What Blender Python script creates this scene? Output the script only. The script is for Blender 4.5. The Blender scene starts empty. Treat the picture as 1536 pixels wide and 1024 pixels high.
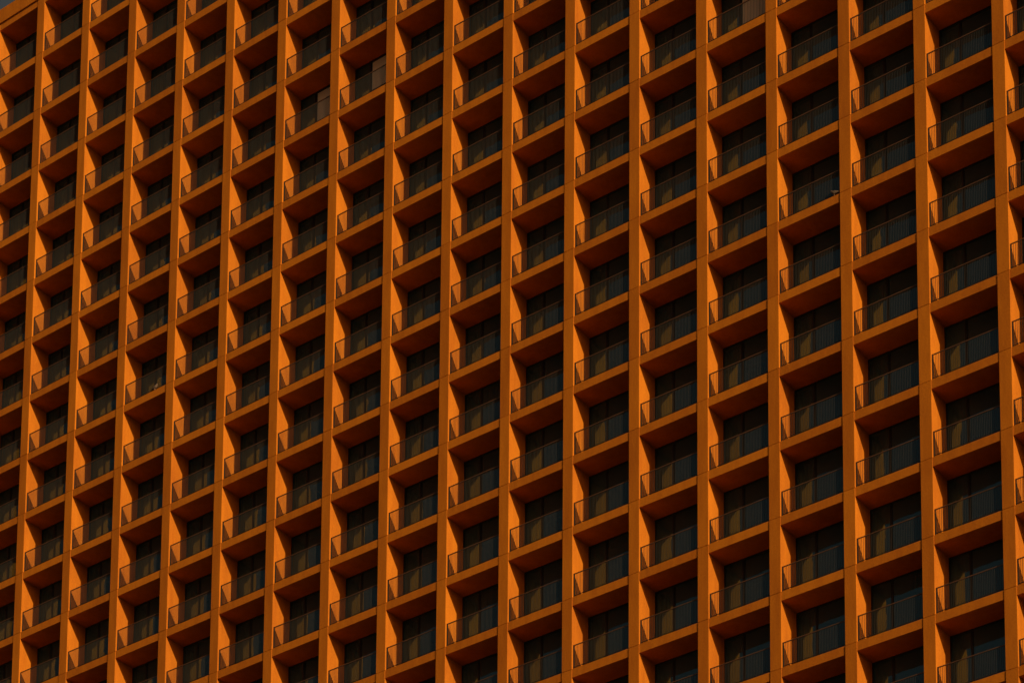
import bpy, math, random
import numpy as np
random.seed(7)
H=3.0
# ---------------- camera calibration from facade grid corners -----------------
cols={
2:(10,[(66,72),(65,157),(63,243),(60,330),(56,416),(52,500),(50,585),(45,675),(41,765),(37,857),(33,947)]),
3:(9,[(133,110),(132,203),(129,290),(126,375),(122,465),(118,555),(114,643),(111,733),(107,825),(101,920),(98,1012)]),
4:(9,[(200,71),(199,163),(197,249),(194,338),(190,430),(188,515),(186,608),(182,698),(179,793),(174,884),(171,978)]),
5:(8,[(272,120),(270,208),(268,300),(267,387),(264,480),(261,570),(258,663),(255,757),(252,850),(248,944)]),
6:(8,[(346,73),(345,167),(343,255),(340,347),(338,439),(336,530),(334,622),(330,720),(327,817),(322,915),(320,1008)]),
7:(7,[(425,118),(424,207),(422,304),(421,395),(420,488),(418,585),(415,682),(412,778),(409,877),(406,975)]),
8:(7,[(504,72),(503,165),(502,260),(502,355),(501,448),(500,545),(498,643),(496,738),(492,842),(489,942)]),
9:(6,[(590,117),(590,209),(589,308),(588,405),(586,503),(583,601),(581,701),(580,803),(578,905),(575,1007)]),
10:(6,[(675,66),(675,167),(674,265),(674,364),(674,463),(673,561),(672,663),(671,766),(668,868),(665,972)]),
11:(5,[(766,118),(766,219),(765,320),(766,420),(765,520),(764,620),(763,725),(762,830),(760,935)]),
12:(5,[(860,68),(860,170),(860,272),(859,374),(859,476),(859,578),(859,683),(858,790),(858,897),(858,1003)]),
13:(4,[(957,122),(957,222),(957,327),(957,433),(957,536),(958,642),(958,749),(958,858),(958,966)]),
14:(4,[(1060,66),(1060,171),(1060,276),(1060,382),(1060,490),(1060,600),(1060,708),(1061,817),(1062,925)]),
15:(3,[(1168,118),(1168,225),(1168,333),(1170,443),(1170,551),(1170,662),(1172,773),(1172,884),(1173,997)]),
16:(3,[(1276,66),(1276,174),(1278,285),(1279,395),(1280,505),(1282,617),(1284,728),(1285,841),(1286,955)]),
17:(2,[(1393,121),(1393,230),(1395,342),(1396,455),(1397,568),(1400,682),(1403,796),(1405,907),(1407,1020)]),
}
P=[];UV=[]
for c,(i0,l) in cols.items():
    for i,(u,v) in enumerate(l):
        P.append((c-12,0,(i0-i)*H)); UV.append((u,v))
P=np.array(P,float);UV=np.array(UV,float)
PX=768.0; SLOPE=0.85
def rot(yaw,pitch,roll):
    f=np.array([-math.sin(yaw)*math.cos(pitch),math.cos(yaw)*math.cos(pitch),math.sin(pitch)])
    r=np.array([math.cos(yaw),math.sin(yaw),0.0]); u=np.cross(r,f)
    r2=r*math.cos(roll)+u*math.sin(roll); u2=-r*math.sin(roll)+u*math.cos(roll)
    return r2,u2,f
def proj(p,X):
    C=p[:3]; r,u,f=rot(*p[3:6]); d=X-C
    z=d@f
    F=p[6]*1000
    return np.stack([PX+F*(d@r)/z, p[8]*1000-F*(d@u)/z],1)
def res(p):
    X=P.copy(); X[:,0]*=p[7]
    e=(proj(p,X)-UV).ravel()
    a=proj(p,np.array([[0,0,0],[0,1.0,0]]))
    s=(a[1,1]-a[0,1])/(a[1,0]-a[0,0])
    return np.append(e,(s-SLOPE)*2000)
p=np.array([59,-83,-64,math.radians(35),math.radians(5),0,3.5,3.37,2.4],float)
lam=1e-2;e=res(p);cost=e@e
for it in range(300):
    J=np.zeros((len(e),len(p)))
    for k in range(len(p)):
        h=1e-6*max(1,abs(p[k])); q=p.copy();q[k]+=h
        J[:,k]=(res(q)-e)/h
    A=J.T@J
    st=np.linalg.solve(A+lam*np.diag(np.diag(A)),-J.T@e)
    e2=res(p+st)
    if e2@e2<cost: p=p+st;e=e2;cost=e@e;lam=max(lam*.3,1e-9)
    else: lam*=4
    if lam>1e12: break
W=float(p[7]); F=float(p[6]*1000); PY=float(p[8]*1000)
Z0=1.7-float(p[2])           # world height of slab row r=0
FIN=0.47; FAS=0.35; D=1.16
# ---------------- helpers ----------------
scene=bpy.context.scene
from mathutils import Vector, Matrix
def new_mat(name):
    m=bpy.data.materials.new(name); m.use_nodes=True
    return m,m.node_tree.nodes,m.node_tree.links,m.node_tree.nodes["Principled BSDF"]
class MB:
    def __init__(s): s.v=[];s.f=[];s.a=[]
    def box(s,x0,x1,y0,y1,z0,z1,a=None):
        if a is None:a=random.random()
        n=len(s.v)
        s.v+=[(x0,y0,z0),(x1,y0,z0),(x1,y1,z0),(x0,y1,z0),(x0,y0,z1),(x1,y0,z1),(x1,y1,z1),(x0,y1,z1)]
        s.f+=[(n,n+3,n+2,n+1),(n+4,n+5,n+6,n+7),(n,n+1,n+5,n+4),(n+1,n+2,n+6,n+5),(n+2,n+3,n+7,n+6),(n+3,n,n+4,n+7)]
        s.a+=[a]*6
    def quad(s,pts,a=None):
        if a is None:a=random.random()
        n=len(s.v); s.v+=list(pts); s.f.append((n,n+1,n+2,n+3)); s.a.append(a)
    def obj(s,name,mat,parent=None,smooth=False):
        m=bpy.data.meshes.new(name); m.from_pydata(s.v,[],s.f); m.update()
        at=m.attributes.new("var",'FLOAT','FACE'); at.data.foreach_set("value",s.a)
        if smooth: m.polygons.foreach_set("use_smooth",[True]*len(m.polygons))
        o=bpy.data.objects.new(name,m); scene.collection.objects.link(o); m.materials.append(mat)
        if parent:o.parent=parent
        return o
# ---------------- materials ----------------
def paint(name,base,dark):
    m,N,L,b=new_mat(name)
    tc=N.new("ShaderNodeTexCoord")
    mp=N.new("ShaderNodeMapping"); mp.inputs["Scale"].default_value=(1.6,1.6,.35); L.new(tc.outputs["Object"],mp.inputs[0])
    n1=N.new("ShaderNodeTexNoise"); n1.inputs["Scale"].default_value=1.5; n1.inputs["Detail"].default_value=8; n1.inputs["Roughness"].default_value=.65
    L.new(mp.outputs[0],n1.inputs["Vector"])
    n2=N.new("ShaderNodeTexNoise"); n2.inputs["Scale"].default_value=14; n2.inputs["Detail"].default_value=6
    L.new(tc.outputs["Object"],n2.inputs["Vector"])
    at=N.new("ShaderNodeAttribute"); at.attribute_name="var"
    a1=N.new("ShaderNodeMath"); a1.operation='MULTIPLY_ADD'; L.new(at.outputs["Fac"],a1.inputs[0]); a1.inputs[1].default_value=.28
    L.new(n1.outputs["Fac"],a1.inputs[2])
    a2=N.new("ShaderNodeMath"); a2.operation='MULTIPLY_ADD'; L.new(n2.outputs["Fac"],a2.inputs[0]); a2.inputs[1].default_value=.45
    L.new(a1.outputs[0],a2.inputs[2])
    mr=N.new("ShaderNodeMapRange"); mr.inputs[1].default_value=.55; mr.inputs[2].default_value=1.1
    L.new(a2.outputs[0],mr.inputs[0])
    mx=N.new("ShaderNodeMix"); mx.data_type='RGBA'; mx.inputs["A"].default_value=(*dark,1); mx.inputs["B"].default_value=(*base,1)
    L.new(mr.outputs[0],mx.inputs["Factor"]); L.new(mx.outputs["Result"],b.inputs["Base Color"])
    b.inputs["Roughness"].default_value=.8; b.inputs["Specular IOR Level"].default_value=.1
    bp=N.new("ShaderNodeBump"); bp.inputs["Strength"].default_value=.3; bp.inputs["Distance"].default_value=.02
    L.new(n2.outputs["Fac"],bp.inputs["Height"]); L.new(bp.outputs[0],b.inputs["Normal"])
    return m
orange=paint("orange_concrete_paint",(.55,.158,.009),(.38,.096,.007))
def flat(name,col,rough=.6,metal=0):
    m,N,L,b=new_mat(name); 
    tc=N.new("ShaderNodeTexCoord"); n=N.new("ShaderNodeTexNoise"); n.inputs["Scale"].default_value=3; n.inputs["Detail"].default_value=5
    L.new(tc.outputs["Object"],n.inputs["Vector"])
    mx=N.new("ShaderNodeMix"); mx.data_type='RGBA'; mx.inputs["A"].default_value=(*[c*.7 for c in col],1); mx.inputs["B"].default_value=(*[min(1,c*1.25) for c in col],1)
    L.new(n.outputs["Fac"],mx.inputs["Factor"]); L.new(mx.outputs["Result"],b.inputs["Base Color"])
    b.inputs["Roughness"].default_value=rough; b.inputs["Metallic"].default_value=metal
    return m
frame_m=flat("dark_aluminium",(.014,.014,.014),.5)
rail_m=flat("brown_painted_steel",(.12,.05,.022),.55)
bar_m=flat("dark_painted_steel",(.02,.015,.012),.55)
room_m=flat("room_plaster",(.16,.13,.09),.9)
asph=flat("asphalt",(.05,.05,.05),.9); pav_m=flat("paving",(.22,.20,.18),.9)
feather=flat("pigeon_feathers",(.12,.07,.045),.8)
def curtain_mat():
    m,N,L,b=new_mat("curtain_fabric")
    at=N.new("ShaderNodeAttribute"); at.attribute_name="var"
    cr=N.new("ShaderNodeValToRGB"); e=cr.color_ramp.elements
    e[0].color=(.05,.04,.03,1); e[1].color=(.80,.75,.60,1); e[1].position=1
    x=e.new(.8); x.color=(.26,.19,.11,1)
    L.new(at.outputs["Fac"],cr.inputs[0]); L.new(cr.outputs[0],b.inputs["Base Color"]); b.inputs["Roughness"].default_value=.9
    return m
curt_m=curtain_mat()
def glass_mat():
    m,N,L,b=new_mat("tinted_window_glass"); N.remove(b)
    out=[n for n in N if n.type=='OUTPUT_MATERIAL'][0]
    tr=N.new("ShaderNodeBsdfTransparent"); tr.inputs[0].default_value=(.35,.38,.34,1)
    gl=N.new("ShaderNodeBsdfGlossy"); gl.inputs["Roughness"].default_value=.02; gl.inputs["Color"].default_value=(.48,.84,1.0,1)
    df=N.new("ShaderNodeBsdfDiffuse"); df.inputs[0].default_value=(.15,.36,.46,1)
    m0=N.new("ShaderNodeMixShader"); m0.inputs[0].default_value=.17; L.new(tr.outputs[0],m0.inputs[1]); L.new(df.outputs[0],m0.inputs[2])
    fr=N.new("ShaderNodeFresnel"); fr.inputs["IOR"].default_value=2.25
    mx=N.new("ShaderNodeMixShader"); L.new(fr.outputs[0],mx.inputs[0]); L.new(m0.outputs[0],mx.inputs[1]); L.new(gl.outputs[0],mx.inputs[2])
    tc=N.new("ShaderNodeTexCoord"); n=N.new("ShaderNodeTexNoise"); n.inputs["Scale"].default_value=.9; n.inputs["Detail"].default_value=2
    L.new(tc.outputs["Object"],n.inputs["Vector"])
    bp=N.new("ShaderNodeBump"); bp.inputs["Strength"].default_value=.45; bp.inputs["Distance"].default_value=.035
    L.new(n.outputs["Fac"],bp.inputs["Height"]); L.new(bp.outputs[0],gl.inputs["Normal"])
    L.new(mx.outputs[0],out.inputs[0]); return m
glass_m=glass_mat()
# ---------------- tower ----------------
tower=bpy.data.objects.new("apartment_tower",None); scene.collection.objects.link(tower)
C0,C1=-4,26; RT=10; RB=-int((Z0-5)//H)
def cx(c): return (c-12)*W
def rz(r): return Z0+r*H
fins=MB();slabs=MB();fr=MB();gl=MB();rail=MB();bars=MB();room=MB();cur=MB()
ztop=rz(RT+1); zbot=rz(RB)
ROOM=5.0
for c in range(C0,C1+1):
    x1=cx(c);x0=x1-FIN
    fins.box(x0+.02,x1-.02,.02,D+.1,zbot-FAS,ztop-.02,.2)
    for r in range(RB,RT+1):
        j=random.uniform(-.003,.003)
        fins.box(x0,x1,j,D+.12,rz(r)-.0,rz(r+1)-.018)
    room.box(x0+.1,x1-.1,D+.13,ROOM,zbot,ztop-.3)
    if c==C1: break
    for r in range(RB,RT+2):
        j=random.uniform(-.003,.003)
        slabs.box(x1-.012,cx(c+1)-FIN+.012,.018+j,D+.12,rz(r)-FAS,rz(r))
for r in range(RB,RT+2):
    room.box(cx(C0)-FIN,cx(C1),D+.125,ROOM,rz(r)-FAS+.02,rz(r)-.02)
room.box(cx(C0)-FIN,cx(C1),ROOM+.003,ROOM+14,0,ztop-.01)
special={(8,6):1,(7,6):1,(14,4):1}
def wavy(x0,x1,y,z0,z1,a):
    n=max(4,int((x1-x0)/.05)); ph=random.random()*6; k=random.uniform(35,50)
    pts=[(x0+(x1-x0)*i/n, y+.03*math.sin(ph+k*(x1-x0)*i/n)+.01*math.sin(ph*2+11*i)) for i in range(n+1)]
    for i in range(n):
        cur.quad([(pts[i][0],pts[i][1],z0),(pts[i+1][0],pts[i+1][1],z0),(pts[i+1][0],pts[i+1][1],z1),(pts[i][0],pts[i][1],z1)],a)
for c in range(C0,C1):
    xl=cx(c); xr=cx(c+1)-FIN
    for r in range(RB,RT+1):
        zb=rz(r); zt=rz(r+1)-FAS
        y0,y1=D-.06,D+.02
        t=.055
        m1=xl+.85
        fr.box(xl,xl+t,y0,y1,zb,zt); fr.box(xr-t,xr,y0,y1,zb,zt)
        fr.box(xl+t,xr-t,y0,y1,zt-t,zt); fr.box(xl+t,xr-t,y0,y1,zb,zb+.1)
        fr.box(m1-.03,m1+.03,y0+.004,y1-.004,zb+.1,zt-t)
        fr.box(m1+.03,m1+.07,y0+.03,y1-.01,zb+.1,zt-t)
        panes=[(xl+t,m1-.03),(m1+.07,xr-t)]
        if (c,r) in special: panes=panes[:1]      # pane left out as an open door, so the blind shows lighter
        for (a,b) in panes:
            d=random.uniform(-.008,.008);e=random.uniform(-.008,.008)
            gl.quad([(a,D-.02+d,zb+.1),(b,D-.02-d,zb+.1),(b,D-.02-d+e,zt-t),(a,D-.02+d+e,zt-t)])
        q=random.random()
        y=D+.2
        if (c,r) in special:
            h=random.uniform(1.3,1.9)
            cur.quad([(m1+.075,D,zt-h),(xr-.06,D,zt-h),(xr-.06,D,zt-.06),(m1+.075,D,zt-.06)],random.uniform(.95,1))
            fr.box(m1+.075,xr-.06,D-.015,D+.015,zt-h-.03,zt-h-.001)
        else:
            if q<.8: wavy(xl+.04,xl+random.uniform(.5,.85),y,zb+.05,zt-.02,random.uniform(.4,.85))
            if random.random()<.5: 
                w=random.uniform(.2,.7) if random.random()<.85 else random.uniform(1,1.9)
                wavy(xr-w,xr-.03,y,zb+.05,zt-.02,random.uniform(.2,.8))
            if random.random()<.12:
                h=random.uniform(.3,1.3); a=random.uniform(.4,.85)
                cur.quad([(m1+.05,y-.08,zt-h),(xr-.06,y-.08,zt-h),(xr-.06,y-.08,zt),(m1+.05,y-.08,zt)],a)
        ry=.10; 
        rail.box(xl,xr,ry-.018,ry+.018,zb+1.0,zb+1.03)
        bars.box(xl,xr,ry-.012,ry+.012,zb+.09,zb+.11)
        n=40
        for i in range(1,n):
            x=xl+(xr-xl)*i/n
            bars.box(x-.006,x+.006,ry-.006,ry+.006,zb+.11,zb+1.0)
        for x in (xl+.02,xr-.04):
            bars.box(x,x+.02,ry-.02,ry+.02,zb,zb+1.0)
par=MB()
par.box(cx(C0)-FIN-.03,cx(C1)+.03,-.04,.3,ztop+.004,ztop+.75,.6)
roof=MB(); roof.box(cx(C0)-FIN+.01,cx(C1)-.01,.3,ROOM+14,ztop+.002,ztop+.2)
fins.obj("fins",orange,tower);slabs.obj("floor_slabs",orange,tower);par.obj("parapet",orange,tower)
roof.obj("roof",room_m,tower);fr.obj("window_frames",frame_m,tower);gl.obj("window_glass",glass_m,tower)
rail.obj("balcony_handrails",rail_m,tower);bars.obj("balcony_balusters",bar_m,tower);room.obj("rooms",room_m,tower);cur.obj("curtains",curt_m,tower)
pod=MB(); pod.box(cx(C0)-FIN-.02,cx(C1)+.02,.05,ROOM,0.0,zbot-FAS-.004)
pod.obj("podium",orange,tower)
g=MB(); g.quad([(-3000,-3000,-.15),(3000,-3000,-.15),(3000,3000,-.15),(-3000,3000,-.15)]); g.obj("street",asph)
g=MB(); g.box(cx(C0)-20,cx(C1)+20,-8,.04,-.146,0); g.obj("pavement",pav_m)
# pigeons resting on slab edges
def pigeon(x,z,sgn):
    me=bpy.data.meshes.new("pigeon")
    vs=[(0,0,.13),(.07,0,.15),(.11,0,.20),(.125,0,.235),(.155,0,.232),(-.08,0,.11),(-.2,0,.08),(.0,.025,.06),(.01,.025,.0),(.0,-.025,.06),(.01,-.025,.0)]
    ed=[(0,1),(1,2),(2,3),(3,4),(0,5),(5,6),(0,7),(7,8),(0,9),(9,10)]
    me.from_pydata(vs,ed,[]); o=bpy.data.objects.new("pigeon",me); scene.collection.objects.link(o)
    o.modifiers.new("skin",'SKIN'); s=o.modifiers.new("sub",'SUBSURF'); s.levels=2; s.render_levels=2
    rr=[.075,.065,.035,.034,.008,.055,.022,.02,.007,.02,.007]
    for i,q in enumerate(rr): me.skin_vertices[0].data[i].radius=(q,q)
    me.skin_vertices[0].data[0].use_root=True
    me.materials.append(feather)
    o.location=(x,.045,z); o.rotation_euler=(0,0,0 if sgn>0 else math.pi); o.scale=(1.1,1.1,1.1)
pigeon(cx(16)-FIN-.25,rz(1),-1)
pigeon(cx(5)-FIN-.75,rz(3),1)
# ---------------- light ----------------
az=math.radians(75); el=math.radians(18)   # from facade normal (-y) toward +x
Ld=(math.sin(az)*math.cos(el),-math.cos(az)*math.cos(el),math.sin(el))
sun=bpy.data.lights.new("sun",'SUN'); sun.energy=4.1; sun.angle=math.radians(.5); sun.color=(1,.83,.50)
so=bpy.data.objects.new("sun",sun); scene.collection.objects.link(so)
so.rotation_euler=Vector(Ld).to_track_quat('Z','Y').to_euler()
w=bpy.data.worlds.new("World"); scene.world=w; w.use_nodes=True
WN=w.node_tree.nodes; WL=w.node_tree.links
sk=WN.new("ShaderNodeTexSky"); sk.sky_type='NISHITA'; sk.sun_disc=False
sk.sun_elevation=el; sk.sun_rotation=math.atan2(Ld[0],Ld[1]); sk.dust_density=6; sk.air_density=1
tint=WN.new("ShaderNodeMix"); tint.data_type='RGBA'; tint.blend_type='MULTIPLY'; tint.inputs["Factor"].default_value=1
WL.new(sk.outputs[0],tint.inputs["A"]); tint.inputs["B"].default_value=(1,.72,.46,1)
bg=WN["Background"]; WL.new(tint.outputs["Result"],bg.inputs[0]); bg.inputs[1].default_value=.05
# ---------------- camera ----------------
cam=bpy.data.cameras.new("camera"); co=bpy.data.objects.new("camera",cam); scene.collection.objects.link(co)
r_,u_,f_=rot(*p[3:6])
M=Matrix(((r_[0],u_[0],-f_[0],p[0]),(r_[1],u_[1],-f_[1],p[1]),(r_[2],u_[2],-f_[2],1.7),(0,0,0,1)))
co.matrix_world=M
cam.sensor_width=36; cam.sensor_fit='HORIZONTAL'; cam.lens=36*F/1536
cam.shift_x=(768-PX)/1536; cam.shift_y=(PY-512)/1536
cam.clip_end=8000; cam.clip_start=.5
scene.camera=co
scene.view_settings.view_transform='Standard'; scene.view_settings.look='None'
